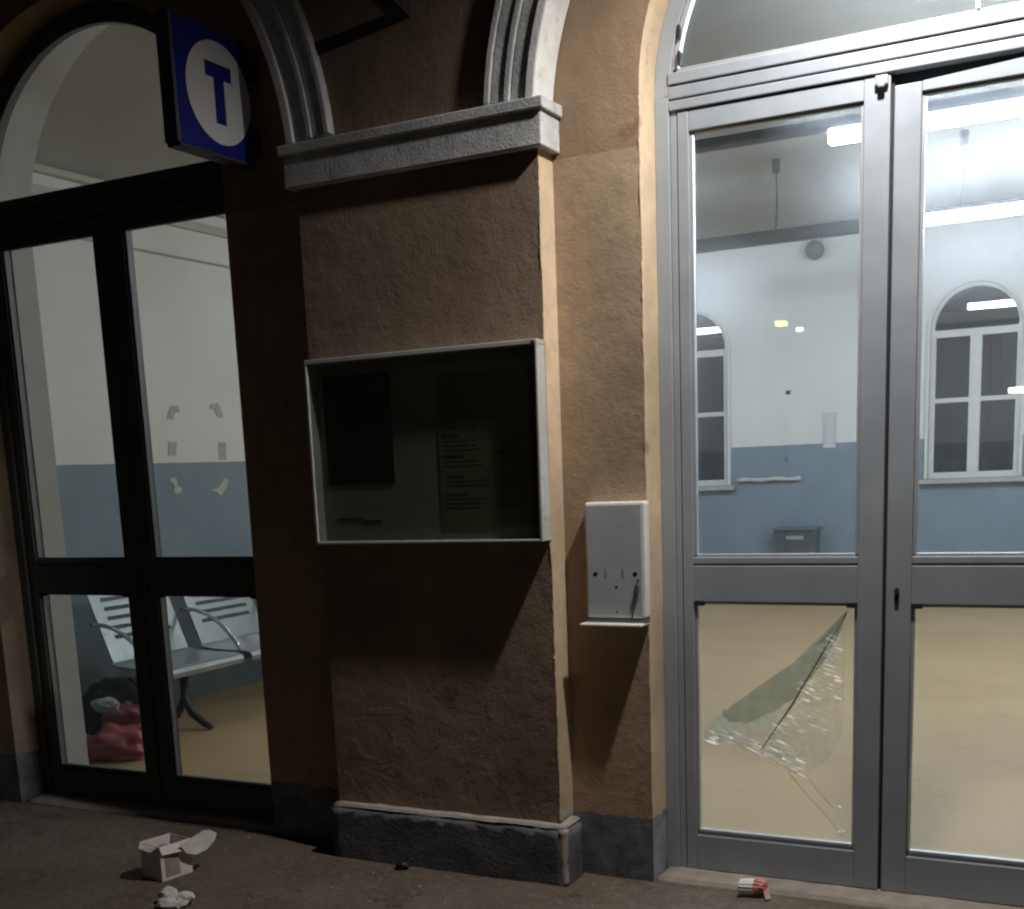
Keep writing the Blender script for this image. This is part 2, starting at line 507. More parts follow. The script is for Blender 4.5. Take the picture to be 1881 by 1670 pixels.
# trunking and cornice along the left hand wall
bm = boxes((IXL, IXL + .035, Y1, Wy, 3.19, 3.25), (IXL, IXL + .06, Y1, Wy, 3.32, 3.36))
build('cornice', bm, paint('cornice_paint', (.5, .48, .44), .8, .05), B, .006)
bm = boxes((IXL, IXL + .012, Y1, Wy, 2.99, 3.004))
build('cable_trunking', bm, paint('trunking_grey', (.38, .37, .34), .7, .05), B)

WINS = [(-1.487, .424), (-4.41, .424)]
SILL, WSP = 1.24, 2.682
bm = bmesh.new()
edges = [IXL]
xs = []
for cx, h in sorted(WINS): xs.append((cx - h, cx + h))
prev = IXL
for a, b in xs:
    box(bm, prev, a, Wy, Wy + .28, -.02, ZC)
    box(bm, a, b, Wy, Wy + .28, -.02, SILL)
    prev = b
box(bm, prev, IXR, Wy, Wy + .28, -.02, ZC)
for (a, b) in xs:
    c = (a + b) / 2; r = (b - a) / 2
    poly = [(a, WSP)] + arc(c, WSP, r, PI, 0, 28)[1:-1] + [(b, WSP), (b, ZC), (a, ZC)]
    prism(bm, poly, Wy, Wy + .28)
build('back_wall', bm, M_inpaint, B, weld=False)

# room floor
bm = bmesh.new(); box(bm, -6.2, IXR + .2, .215, Wy + .3, -.06, .004)
tag(build('room_floor', bm, M_floor), kind='structure')

# ------------------------------------------------------------------ arched windows at the back of the room
M_winframe = paint('white_window_paint', (.66, .65, .61), .5, .06, scale=9)
def back_window(cx, label):
    w = root('arched_window', (cx, Wy, SILL), label, 'window', 'arched windows in the back wall')
    r = .424
    bm = bmesh.new()
    y0, y1 = Wy + .02, Wy + .075
    # jambs, bottom, transom, mullion, bars
    box(bm, cx - r, cx - r + .05, y0, y1, SILL, WSP)
    box(bm, cx + r - .05, cx + r, y0, y1, SILL, WSP)
    box(bm, cx - r + .05, cx + r - .05, y0, y1, SILL, SILL + .06)
    box(bm, cx - r + .05, cx + r - .05, y0 - .012, y1, WSP - .075, WSP - .005)
    box(bm, cx - .055, cx + .055, y0 - .006, y1, SILL + .06, WSP - .075)
    box(bm, cx - r + .05, cx - .055, y0 + .004, y1, 1.98, 2.025)
    box(bm, cx + .055, cx + r - .05, y0 + .004, y1, 1.98, 2.025)
    ring_prism(bm, cx, WSP, r - .035, r, y0, y1, 0, PI, 32)
    build('window_frame', bm, M_winframe, w, .004)
    bm = bmesh.new()
    ring_prism(bm, cx, WSP, r, r + .035, Wy - .03, Wy + .02, 0, PI, 36)
    box(bm, cx - r - .035, cx - r, Wy - .03, Wy + .02, SILL, WSP)
    box(bm, cx + r, cx + r + .035, Wy - .03, Wy + .02, SILL, WSP)
    build('architrave', bm, M_winframe, w, .006)
    bm = boxes((cx - r - .09, cx + r + .09, Wy - .09, Wy + .02, SILL - .05, SILL - .005))
    build('sill', bm, paint('marble_sill', (.42, .41, .39), .5, .1), w, .006)
    bm = bmesh.new()
    poly = [(cx - r + .01, SILL + .01), (cx + r - .01, SILL + .01), (cx + r - .01, WSP)] + arc(cx, WSP, r - .01, 0, PI, 28)[1:-1] + [(cx - r + .01, WSP)]
    prism(bm, poly, Wy + .048, Wy + .053)
    build('pane', bm, M_glass_win, w)
    # shutter slats closed outside, seen as a dark ribbed surface
    bm = bmesh.new()
    for k in range(9):
        x = cx - r + .02 + k * (2 * r - .04) / 9
        box(bm, x, x + .076, Wy + .16 + (k % 2) * .012, Wy + .19 + (k % 2) * .012, SILL, WSP - .04)
    build('shutter', bm, paint('dark_shutter_paint', (.018, .021, .024), .7, .3), w, .002)
back_window(-1.487, 'white arched window seen through the open right leaf, reflecting two lamps')
back_window(-4.41, 'white arched window half hidden by the frame left of the cracked pane')

# ------------------------------------------------------------------ doors
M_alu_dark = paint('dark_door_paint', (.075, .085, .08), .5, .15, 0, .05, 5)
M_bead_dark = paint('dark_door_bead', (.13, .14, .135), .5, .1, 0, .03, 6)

def door(cx, label, glass, kind):
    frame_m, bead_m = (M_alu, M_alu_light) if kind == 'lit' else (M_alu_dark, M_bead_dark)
    d = root('glazed_double_door', (cx, YD, 0), label, 'door')
    y0, y1 = YD, .212
    GB, G2, G1, GT = .155, 1.011, 1.169, 2.584
    TB, TT = 2.654, 2.728
    gi, go = .087, .659                                     # glass edges from the centre line
    st = .012
    # fixed frame: jambs, arch, header
    bm = bmesh.new()
    for s in (-1, 1):
        a, b = sorted((cx + s * HW, cx + s * (HW - .05)))
        box(bm, a, b, y0 - .012, y1, 0, ZS)
        a, b = sorted((cx + s * (HW - .05), cx + s * (HW - .075)))
        box(bm, a, b, y0 - .002, y1, 0, TB)
    box(bm, cx - HW + .05, cx + HW - .05, y0 - .014, y1, TB, TB + .030)
    box(bm, cx - HW + .05, cx + HW - .05, y0 - .004, y1, TB + .030, TB + .036)
    box(bm, cx - HW + .05, cx + HW - .05, y0 - .014, y1, TB + .036, TT)
    box(bm, cx - HW + .05, cx + HW - .05, y0 - .002, y1, TT, TT + .006)
    box(bm, cx - HW + .05, cx + HW - .05, y0 - .018, y1, TT + .006, TT + .042)
    ring_prism(bm, cx, ZS, HW - .055, HW, y0 - .012, y1, 0, PI, 48)
    build('door_frame', bm, frame_m, d, .003)
    # fanlight
    fz = TT + .042
    rr = HW - .06
    a0 = math.asin((fz - ZS) / rr)
    bm = bmesh.new()
    poly = arc(cx, ZS, rr + .02, a0, PI - a0, 40)
    prism(bm, poly, .182, .188)
    fan = build('fanlight', bm, glass, d)
    bm = bmesh.new()
    ring_prism(bm, cx, ZS, rr - .014, rr + .004, y0 - .004, .181, a0, PI - a0, 48)
    box(bm, cx - rr * math.cos(a0), cx + rr * math.cos(a0), y0 - .004, .181, fz, fz + .014)
    build('glazing_bead', bm, bead_m, fan, .002)
    # leaves
    for s in (-1, 1):
        xi, xo, xm = cx + s * gi, cx + s * go, cx + s * .006
        xe = cx + s * (HW - .077)
        def X(a, b): return (min(a, b), max(a, b))
        bm = bmesh.new()
        box(bm, *X(xm, xi - s * 0), y0 - .006, y1 - .004, .012, TB - .006)          # meeting stile
        box(bm, *X(xo, xe), y0 - .006, y1 - .004, .012, TB - .006)                  # hinge stile
        top_poly = None
        if kind == 'lit' and s == 1:
            # the top of this leaf has dropped and leaves a black gap under the header
            poly = [(xi, GT), (xo, GT), (xo, TB - .008), (xi, TB - .040)]
            prism(bm, poly, y0 - .0055, y1 - .004)
        else:
            box(bm, *X(xi, xo), y0 - .0055, y1 - .004, GT, TB - .006)
        box(bm, *X(xi, xo), y0 - .0055, y1 - .004, .012, GB - .012)                 # bottom rail
        box(bm, *X(xi, xo), y0 + .006, y1 - .004, GB - .012, GB)
        box(bm, *X(xi, xo), y0 - .0055, y1 - .004, G2, G1 - .030)                   # middle rail
        box(bm, *X(xi, xo), y0 - .001, y1 - .004, G1 - .030, G1 - .024)
        box(bm, *X(xi, xo), y0 - .0055, y1 - .004, G1 - .024, G1)
        if kind == 'lit' and s == 1:
            for v in bm.verts:
                if abs(v.co.x - xm) < .1 and v.co.z > TB - .01 and abs(v.co.x - xe) > .1: v.co.z = TB - .042
        leaf = build('door_leaf', bm, frame_m, d, .003)
        # beads
        bm = bmesh.new()
        for z0, z1 in ((G1, GT), (GB, G2)):
            for xa in (xi, xo):
                t = 1 if xa < (xi + xo) / 2 else -1
                box(bm, *X(xa, xa + t * .011), y0 + .004, .181, z0, z1)
            box(bm, *X(xi, xo), y0 + .004, .181, z0, z0 + .010)
            box(bm, *X(xi, xo), y0 + .004, .181, z1 - .009, z1)
        build('glazing_bead', bm, bead_m, leaf, .002)
        for z0, z1 in ((G1, GT), (GB, G2)):
            bm = bmesh.new()
            box(bm, *X(xi, xo), .183, .189, z0, z1)
            g = glass
            build('pane', bm, g, leaf)
        for xa in (xi, xo):
            t = 1 if xa < (xi + xo) / 2 else -1
            bm = bmesh.new()
            box(bm, *X(xa, xa + t * .035), y0 - .008, y0 + .02, G2 - .014, G2 + .004)
            build('corner_bracket', bm, M_rubber, leaf, .002)
        if s == 1:
            bm = bmesh.new()
            xk = cx + .042
            disc_y(bm, xk, 1.055, .008, .013, y0 - .018, y0 - .0055, 20)
            box(bm, xk - .007, xk + .007, y0 - .012, y0 - .0055, 1.012, 1.042)
            build('lock', bm, M_black, leaf, .002)
    # black seal strip between leaves and header, also painting the unlit rebate black
    bm = boxes((cx - .004, cx + .004, y0 + .01, y1 - .01, .012, TB - .006),
               (cx - HW + .08, cx + HW - .08, y0 + .03, y1 - .006, TB - .05, TB - .0005))
    build('rebate_shade_strip', bm, M_rubber, d)
    if kind == 'lit':
        bm = boxes((cx - .052, cx - .012, y0 - .022, y0 - .0055, 2.618, 2.646), (cx - .042, cx - .02, y0 - .03, y0 - .022, 2.610, 2.640))
        build('door_catch', bm, M_alu_light, d, .004)
        for z in (2.892, 2.812):
            bm = bmesh.new()
            disc_y(bm, cx - .686, z, .007, .024, y0 - .016, y0 + .01, 16)
            build('hinge', bm, M_black, fan, .002)
        bm = boxes((-.502, -.488, y0 - .01, y0 + .0, 2.785, 2.83))
        build('latch', bm, M_white, fan, .002)
    return d

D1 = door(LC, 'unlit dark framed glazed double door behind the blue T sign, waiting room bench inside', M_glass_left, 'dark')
D2 = door(RC, 'brightly lit grey aluminium double door with a shattered lower pane', M_glass_dirty, 'lit')

# thresholds
for cx, lab in ((LC, 'low dark stone threshold under the unlit left door'), (RC, 'pale chipped stone threshold under the lit right door')):
    o = rough_box('threshold', cx - HW + .005, cx + HW - .005, .02, .32, -.05, .010, M_sill, None, .003, cx, .05, rnd=.006)
    tag(o, lab, 'threshold')

# ------------------------------------------------------------------ shattered laminated glass in the right door
def shard_mat():
    t = NT('green_laminated_glass')
    tr = t.add('ShaderNodeBsdfTransparent', Color=(.88, .905, .885, 1))
    df = t.add('ShaderNodeBsdfDiffuse', Color=(.37, .43, .39, 1))
    tl = t.add('ShaderNodeBsdfTranslucent', Color=(.42, .48, .44, 1))
    a = t.add('ShaderNodeMixShader', i0=.5); t.l.new(df.outputs[0], a.inputs[1]); t.l.new(tl.outputs[0], a.inputs[2])
    m = t.add('ShaderNodeMixShader'); t.l.new(t.ramp(t.noise(22, 4), .3, .8, (.12,) * 3 + (1,), (.34,) * 3 + (1,)), m.inputs[0])
    t.l.new(tr.outputs[0], m.inputs[1]); t.l.new(a.outputs[0], m.inputs[2])
    g = t.add('ShaderNodeBsdfGlossy', Roughness=.2); m2 = t.add('ShaderNodeMixShader', i0=.06)
    t.l.new(m.outputs[0], m2.inputs[1]); t.l.new(g.outputs[0], m2.inputs[2])
    t.l.new(m2.outputs[0], t.out.inputs[0])
    return t.m
def pale_shard_mat(name='crazed_glass', lo=.0, hi=.11):
    t = NT(name)
    tr = t.add('ShaderNodeBsdfTransparent', Color=(.965, .975, .96, 1))
    tl = t.add('ShaderNodeBsdfTranslucent', Color=(.6, .63, .57, 1))
    m = t.add('ShaderNodeMixShader'); t.l.new(t.ramp(t.noise(40, 5, .7), .35, .75, (lo,) * 3 + (1,), (hi,) * 3 + (1,)), m.inputs[0])
    t.l.new(tr.outputs[0], m.inputs[1]); t.l.new(tl.outputs[0], m.inputs[2])
    t.l.new(m.outputs[0], t.out.inputs[0])
    return t.m
M_shard, M_crazed = shard_mat(), pale_shard_mat()
M_pale = pale_shard_mat('frosted_glass_flap', .10, .32)
M_glint = None
t = NT('glass_splinter')
gl = t.add('ShaderNodeBsdfGlossy', Roughness=.42, Color=(1, 1, 1, 1)); tl = t.add('ShaderNodeBsdfTranslucent', Color=(.97, .97, .95, 1))
mx = t.add('ShaderNodeMixShader', i0=.6); t.l.new(gl.outputs[0], mx.inputs[1]); t.l.new(tl.outputs[0], mx.inputs[2]); t.l.new(mx.outputs[0], t.out.inputs[0])
M_glint = t.m

broken = root('broken_glass', (-1.1, .16, .6), 'shattered green laminated glass hanging in the lower left pane of the lit door', 'broken glass')
yg = .178
def ragged(pts, amp=.006, n=5, seed=1):
    r_ = random.Random(seed); out = []
    for i in range(len(pts)):
        a, b = Vector(pts[i]), Vector(pts[(i + 1) % len(pts)])
        for k in range(n):
            q = a.lerp(b, k / n)
            out.append((q.x + (r_.uniform(-amp, amp) if k else 0), q.y + (r_.uniform(-amp, amp) if k else 0), q.z))
    return out
def sheet(bm, pts, thick=.004):
    pts = [(p[0], p[1], p[2]) for p in pts]
    a = [bm.verts.new((x, yg - d, z)) for x, z, d in pts]; b = [bm.verts.new((x, yg - d + thick, z)) for x, z, d in pts]
    bm.faces.new(a); bm.faces.new(list(reversed(b)))
    for i in range(len(pts)):
        j = (i + 1) % len(pts); bm.faces.new((a[i], b[i], b[j], a[j]))
bm = bmesh.new()
sheet(bm, ragged([(-.862, .985, .0), (-.885, .945, .006), (-.938, .878, .012), (-1.084, .772, .018), (-1.253, .645, .022), (-1.300, .612, .024), (-1.272, .580, .026), (-1.203, .578, .024), (-1.10, .63, .02), (-1.02, .69, .016), (-.953, .787, .012), (-.90, .88, .006)], .0035))
bmesh.ops.triangulate(bm, faces=list(bm.faces))
build('green_fold', bm, M_shard, broken, weld=False)
bm = bmesh.new()
sheet(bm, [(-1.300, .612, .024), (-1.335, .575, .02), (-1.378, .515, .012), (-1.352, .498, .010), (-1.25, .485, .008), (-1.146, .496, .008), (-1.06, .405, .004), (-1.005, .400, .003), (-.93, .45, .002), (-.875, .55, .001), (-.87, .75, .001), (-.868, .93, .0),
           (-.90, .88, .006), (-.953, .787, .012), (-1.02, .69, .016), (-1.10, .63, .02), (-1.203, .578, .024), (-1.272, .580, .026)], .003)
bmesh.ops.triangulate(bm, faces=list(bm.faces))
build('crazed_flap', bm, M_crazed, broken, weld=False)
bm = bmesh.new()
sheet(bm, ragged([(-1.285, .628, .028), (-1.32, .60, .026), (-1.372, .535, .018), (-1.362, .505, .014), (-1.29, .52, .016), (-1.20, .545, .02), (-1.12, .565, .022), (-1.06, .60, .02), (-1.10, .635, .024), (-1.2, .585, .027), (-1.272, .585, .029)], .004, 4, 8), .003)
bmesh.ops.triangulate(bm, faces=list(bm.faces))
build('pale_flap', bm, M_pale, broken, weld=False)
bm = bmesh.new()
tube(bm, [(-.862, yg - .010, .975), (-.93, yg - .020, .86), (-1.04, yg - .026, .66), (-1.155, yg - .022, .482)], [.002, .0046, .0046, .002], 6)
build('fracture_edge', bm, paint('fracture_grey', (.34, .34, .30), .5, .1), broken)
bm = bmesh.new()
tube(bm, [(-1.06, yg - .004, .40), (-.98, yg - .004, .31), (-.92, yg - .003, .25), (-.872, yg - .003, .185)], [.0009] * 4, 5)
tube(bm, [(-1.0, yg - .004, .40), (-.95, yg - .004, .335), (-.90, yg - .003, .285)], [.0008] * 3, 5)
build('crack_line', bm, paint('crack_grey', (.16, .15, .12), .5, .1), broken)
bm = bmesh.new()
Hn = Vector((.17, -.57, .58)).normalized()
rs = random.Random(3)
def glint(x, z, L, w, tilt):
    n = (Hn + Vector((rs.gauss(0, .22), rs.gauss(0, .22), rs.gauss(0, .22)))).normalized()
    u = Vector((math.cos(tilt), 0, math.sin(tilt))); u = (u - n * u.dot(n)).normalized(); v = n.cross(u)
    c = Vector((x, yg - .027 + rs.uniform(-.002, .002), z))
    P = [c - u * L, c - v * w, c + u * L, c + v * w]
    lo = [bm.verts.new(p - n * .0008) for p in P]; up = [bm.verts.new(p + n * .0008) for p in P]
    bm.faces.new(up); bm.faces.new(list(reversed(lo)))
    for i in range(4): bm.faces.new((lo[i], lo[(i + 1) % 4], up[(i + 1) % 4], up[i]))
for k in range(90):      # along the torn lower edge
    s = rs.random()
    x, z = -1.35 + .33 * s, .505 - .02 * s - .085 * max(0, s - .35) / .65
    off = abs(rs.gauss(0, .028))
    glint(x + off * .35 + rs.gauss(0, .01), z + off + rs.gauss(0, .006), rs.uniform(.010, .034), rs.uniform(.0008, .0013), -.42 + rs.gauss(0, .05))
for k in range(150):      # field right of the fracture edge
    s = rs.random(); q = abs(rs.gauss(0, .10))
    x, z = -1.15 + .25 * s + q * .8, .49 + .42 * s - q * .5
    if x > -.88 or z < .40: continue
    glint(x, z, rs.uniform(.009, .030), rs.uniform(.0007, .0012), -.42 + rs.gauss(0, .05))
for x, z in ((-.875, .30), (-.868, .215), (-.875, .208), (-.862, .211), (-.872, .297)):
    glint(x, z, .007, .002, -.2)
build('splinters', bm, M_glint, broken, weld=False)

# ------------------------------------------------------------------ light tracks in the waiting room
M_track = paint('track_housing', (.03, .033, .04), .5, .15)
M_tube = emit('lit_tube', (.86, .97, 1.09), 64.0)
M_tube_off = paint('unlit_diffuser', (.04, .047, .06), .4, .1)
def track(y, z, segs, rods, label, drop=0.0, x0=None):
    tr = root('light_track', (-1.5, y, z), label, 'light', 'suspended strip lights')
    bm = bmesh.new()
    x0 = x0 or min(a for a, b, _ in segs) - .05; x1 = max(b for a, b, _ in segs) + .05
    box(bm, x0, x1, y - .013, y + .013, z + .012 - drop * 1.5, z + .045 + drop * 5)
    build('housing', bm, M_track, tr, .004)
    for a, b, on in segs:
        bm = bmesh.new(); box(bm, a, b, y - .036, y + .036, z - .060, z + .0115)
        build('tube', bm, M_tube if on else M_tube_off, tr, .008)
    for x in rods:
        bm = bmesh.new(); tube(bm, [(x, y, z + .045), (x + .012, y, z + .2), (x + .004, y, ZC - .02)], .011, 8)
        tube(bm, [(x + .004, y, ZC - .10), (x + .004, y, ZC - .002)], [.03, .034], 12)
        build('suspension_rod', bm, M_track, tr)
track(5.98, 3.235, [(-5.37, -3.64, True), (-3.60, -2.0, False), (-1.95, -.16, True), (-.10, 1.6, True)], (-2.66, -1.27, -4.9, .6), 'rear suspended strip light, lit only at its right half in the right pane')
track(3.13, 3.235, [(-1.60, .22, True), (.26, 1.96, True)], (-3.0, .9, 1.8), 'front suspended strip light, brightest bar just under the top of the right leaf', .006, -3.4)
# ------------------------------------------------------------------ things on the back wall
dm = root('dome_camera', (-3.04, Wy, 3.58), 'grey round dome camera high on the back wall above the pane centre', 'camera')
bm = bmesh.new(); t_ = bmesh.new(); bmesh.ops.create_uvsphere(t_, u_segments=20, v_segments=12, radius=.096)
vm = {v: bm.verts.new(v.co + Vector((-3.04, Wy - .09, 3.56))) for v in t_.verts}
for f in t_.faces: bm.faces.new([vm[v] for v in f.verts])
t_.free(); build('dome', bm, paint('dome_smoke', (.2, .21, .22), .2, .05), dm, smooth=True)
bm = boxes((-3.10, -2.98, Wy - .12, Wy, 3.62, 3.68)); build('mount', bm, M_zinc, dm, .006)

bn = root('wall_bin', (-3.2, Wy, .5), 'dark grey litter bin on the blue dado of the back wall', 'bin')
bm = bmesh.new()
poly = [(-3.40, .42), (-2.99, .42), (-2.975, .755), (-3.415, .755)]
prism(bm, poly, Wy - .26, Wy - .01)
build('body', bm, paint('bin_dark_grey', (.06, .075, .085), .5, .2), bn, .012)
bm = boxes((-3.43, -2.96, Wy - .28, Wy - .005, .755, .785)); build('rim', bm, paint('bin_rim', (.10, .12, .13), .4, .1), bn, .006)
bm = boxes((-3.28, -3.10, Wy - .275, Wy - .255, .66, .70)); build('handle', bm, paint('bin_badge', (.3, .33, .33), .4, .1), bn, .004)
bm = boxes((-3.355, -3.305, Wy - .012, Wy, 2.16, 2.20))
tag(build('wall_socket', bm, M_black, None, .003), 'small dark fixing on the white back wall above the blue dado', 'fixing')
bm = boxes((-3.375, -3.33, Wy - .006, Wy, 1.472, 1.51))
tag(build('blue_sticker', bm, paint('sticker_blue', (.05, .16, .3), .5, .1), None), 'small blue sticker on the grey-blue dado of the back wall', 'sticker')
bm = bmesh.new()
tube(bm, [(-3.87 + k * .068, Wy - .045, 1.29 + .006 * math.sin(k * 1.3)) for k in range(11)], [.02 + .005 * math.sin(k * 2.1) for k in range(11)], 10)
tag(build('wrapped_pipe', bm, paint('pipe_white', (.55, .58, .58), .7, .1), None, smooth=True), 'whitish wrapped pipe running along the dado right of the half hidden window', 'pipe')
bm = boxes((-2.96, -2.83, Wy - .02, Wy, 1.59, 1.95), (-2.94, -2.85, Wy - .03, Wy - .0195, 1.63, 1.91))
tag(build('pale_conduit', bm, paint('conduit_pale', (.58, .6, .6), .7, .05), None, .004), 'pale flat box across the dado line near the door stile', 'wall box')

# ------------------------------------------------------------------ bench against the left wall
bench = root('waiting_bench', (-5.3, 1.9, 0), 'silver steel waiting bench with slotted backs and curved armrests', 'bench')
M_seat = paint('silver_seat_metal', (.31, .335, .34), .35, .06, .35, .03, 7)
M_chrome = paint('chrome', (.8, .82, .82), .12, .03, 1.0, .0)
M_leg = paint('bench_leg_black', (.025, .027, .03), .5, .2)
XB, XF = -5.40, -4.98
def bench_xyz(a, s, z): return (XB + a, s, z)     # a: out from the wall, s: along the wall
def seat_shell(s0, s1):
    prof = [(-.005, .458)] + [(.03, .447), (.15, .438), (.30, .436), (.37, .434), (.405, .424), (.42, .402), (.415, .385)]
    bm = bmesh.new()
    def strip(prof, th, slots=None):
        pass
    top = [[bm.verts.new(bench_xyz(a, s, z)) for a, z in prof] for s in (s0, s1)]
    bot = [[bm.verts.new(bench_xyz(a - .004, s, z - .012)) for a, z in prof] for s in (s0, s1)]
    n = len(prof)
    for i in range(n - 1):
        bm.faces.new((top[0][i], top[0][i + 1], top[1][i + 1], top[1][i]))
        bm.faces.new((bot[0][i], bot[1][i], bot[1][i + 1], bot[0][i + 1]))
        for q in (0, 1): bm.faces.new((top[q][i], bot[q][i], bot[q][i + 1], top[q][i + 1]))
    for i in (0, n - 1): bm.faces.new((top[0][i], top[1][i], bot[1][i], bot[0][i]))
    return bm
def back_shell(s0, s1):
    # slotted sheet from z .465 to .88 leaning towards the wall
    bm = bmesh.new()
    def P(s, h, d): return bench_xyz(-.012 - .17 * h + d * .97, s, .462 + .43 * h + d * .3)
    w = s1 - s0
    m = .085
    rows = [0, .30]
    k = .30
    while k < .93:
        rows += [k + .055, k + .13]; k += .13
    rows = sorted(set(round(r, 4) for r in rows if r < .97)) + [1.0]
    cols = [s0, s0 + m, s1 - m, s1]
    for i in range(len(rows) - 1):
        h0, h1 = rows[i], rows[i + 1]
        slot = i >= 1 and i % 2 == 1 and i < len(rows) - 2
        for c in range(3):
            if slot and c == 1: continue
            quads = [P(cols[c], h0, 0), P(cols[c + 1], h0, 0), P(cols[c + 1], h1, 0), P(cols[c], h1, 0)]
            back = [P(cols[c], h0, -.01), P(cols[c + 1], h0, -.01), P(cols[c + 1], h1, -.01), P(cols[c], h1, -.01)]
            a = [bm.verts.new(p) for p in quads]; b = [bm.verts.new(p) for p in back]
            bm.faces.new(a); bm.faces.new(list(reversed(b)))
            for q in range(4):
                bm.faces.new((a[q], b[q], b[(q + 1) % 4], a[(q + 1) % 4]))
    return bm
pitch = .78
S0 = 1.24
for k in range(4):
    s0 = S0 + k * pitch
    build('seat', seat_shell(s0 + .02, s0 + pitch - .06), M_seat, bench, smooth=False)
    build('backrest', back_shell(s0 + .045, s0 + pitch - .085), M_seat, bench, weld=False)
for k in range(5):
    s = S0 + k * pitch - .02
    bm = bmesh.new()
    pts = []
    for i in range(15):
        q = i / 14
        a = -.10 + .46 * q; z = .70 - .25 * (q ** 2.6)
        pts.append(bench_xyz(a, s, z))
    tube(bm, pts, .013, 8)
    build('armrest', bm, M_chrome, bench, smooth=True)
bm = bmesh.new(); tube(bm, [(XB + .2, S0 - .05, .37), (XB + .2, S0 + 4 * pitch + .02, .37)], .03, 10)
build('beam', bm, M_leg, bench)
for s in (S0 + .40, S0 + 1.55, S0 + 3.5 * pitch):
    bm = bmesh.new()
    tube(bm, [bench_xyz(.20, s, .37), bench_xyz(.20, s, .20), bench_xyz(.24, s, .10), bench_xyz(.34, s, .035), bench_xyz(.39, s, .02)], [.032, .028, .026, .022, .02], 8)
    tube(bm, [bench_xyz(.20, s, .20), bench_xyz(.12, s, .08), bench_xyz(.02, s, .02)], [.026, .024, .02], 8)
    build('leg', bm, M_leg, bench, smooth=True)
# side bracket plates between seats
for k in range(1, 4):
    s = S0 + k * pitch - .02
    bm = bmesh.new()
    poly = [(XB - .02, .44), (XB + .40, .425), (XB + .36, .36), (XB + .1, .35)]
    a = [bm.verts.new((x, s - .012, z)) for x, z in poly]; b = [bm.verts.new((x, s + .012, z)) for x, z in poly]
    bm.faces.new(a); bm.faces.new(list(reversed(b)))
    for i in range(4): bm.faces.new((a[i], b[i], b[(i + 1) % 4], a[(i + 1) % 4]))
    build('side_bracket', bm, M_leg, bench, .004)

# belongings under the end of the bench
bm = bmesh.new()
lump(bm, (-5.02, .93, .07), (.20, .17, .10), 2, .45, 2.2, flat=.006)
tag(build('red_bag', bm, paint('red_plastic', (.40, .085, .09), .4, .3, 0, .3, 14), smooth=True), 'crumpled bright red bag on the floor against the left door glass', 'bag')
bm = bmesh.new()
lump(bm, (-5.13, 1.12, .17), (.20, .12, .10), 5, .45, 2.4, flat=.006)
tag(build('pink_bundle', bm, paint('pinkish_cloth', (.42, .15, .15), .8, .3, 0, .3, 10), smooth=True), 'dull pink cloth bundle behind the bright red bag', 'bundle')
bm = bmesh.new()
lump(bm, (-5.30, 1.22, .17), (.32, .16, .19), 9, .35, 2.0, flat=.006)
tag(build('dark_bag', bm, paint('dark_bag_cloth', (.03, .035, .036), .85, .3, 0, .3, 9), smooth=True), 'large dark cloth bag slumped under the steel bench end', 'bag')
bm = bmesh.new()
crumple(bm, (-5.24, 1.02, .262), (.10, .05, .045), 12, 3, .12)
tag(build('white_cloth', bm, paint('white_cloth', (.5, .5, .48), .9, .1, 0, .3, 12)), 'white crumpled cloth lying on the dark bag', 'cloth')

# tape remnants on the left wall
M_tape = paint('old_tape', (.40, .41, .36), .6, .12, scale=30)
M_tape2 = paint('torn_paper_remnant', (.46, .47, .40), .7, .12, scale=30)
tapes = [
    ([(2.4, 1.929), (2.454, 2.019), (2.528, 2.021), (2.544, 1.978), (2.496, 1.977), (2.462, 1.923)], 'grey', 'upper left angled tape remnant on the white part of the left room wall'),
    ([(2.84, 2.004), (2.868, 2.042), (2.944, 2.048), (2.984, 1.954), (2.925, 1.946), (2.892, 2.005)], 'grey', 'upper right angled tape remnant on the white part of the left room wall'),
    ([(2.401, 1.778), (2.486, 1.778), (2.462, 1.684), (2.389, 1.685)], 'grey', 'short upright tape strip just above the dado, left of a pair'),
    ([(2.908, 1.775), (2.985, 1.779), (2.981, 1.653), (2.899, 1.654)], 'grey', 'short upright tape strip just above the dado, right of a pair'),
    ([(2.384, 1.533), (2.438, 1.539), (2.462, 1.483), (2.491, 1.456), (2.444, 1.421), (2.408, 1.437), (2.42, 1.484)], 'pale', 'pale torn paper scrap on the blue dado, left of a pair'),
    ([(2.929, 1.523), (2.985, 1.502), (2.949, 1.453), (2.876, 1.39), (2.857, 1.425), (2.79, 1.443), (2.874, 1.463)], 'pale', 'pale torn paper scrap on the blue dado, right of a pair'),
]
rt = random.Random(5)
for poly, c, lab in tapes:
    fine = []
    for i in range(len(poly)):
        a, b = Vector(poly[i]), Vector(poly[(i + 1) % len(poly)])
        for k in range(3):
            q = a.lerp(b, k / 3); am = .004 if c == 'grey' else .009
            fine.append((q.x + rt.uniform(-am, am), q.y + rt.uniform(-am, am)))
    bm = bmesh.new()
    A = [bm.verts.new((IXL + .003, p[0], p[1])) for p in fine]; Bv = [bm.verts.new((IXL + .0005, p[0], p[1])) for p in fine]
    f1 = bm.faces.new(A); f2 = bm.faces.new(list(reversed(Bv)))
    for i in range(len(fine)):
        j = (i + 1) % len(fine); bm.faces.new((A[i], Bv[i], Bv[j], A[j]))
    f1.normal_update(); f2.normal_update(); bmesh.ops.triangulate(bm, faces=[f1, f2])
    tag(build('tape_remnant', bm, M_tape if c == 'grey' else M_tape2), lab, 'tape', 'tape remnants on the left wall')

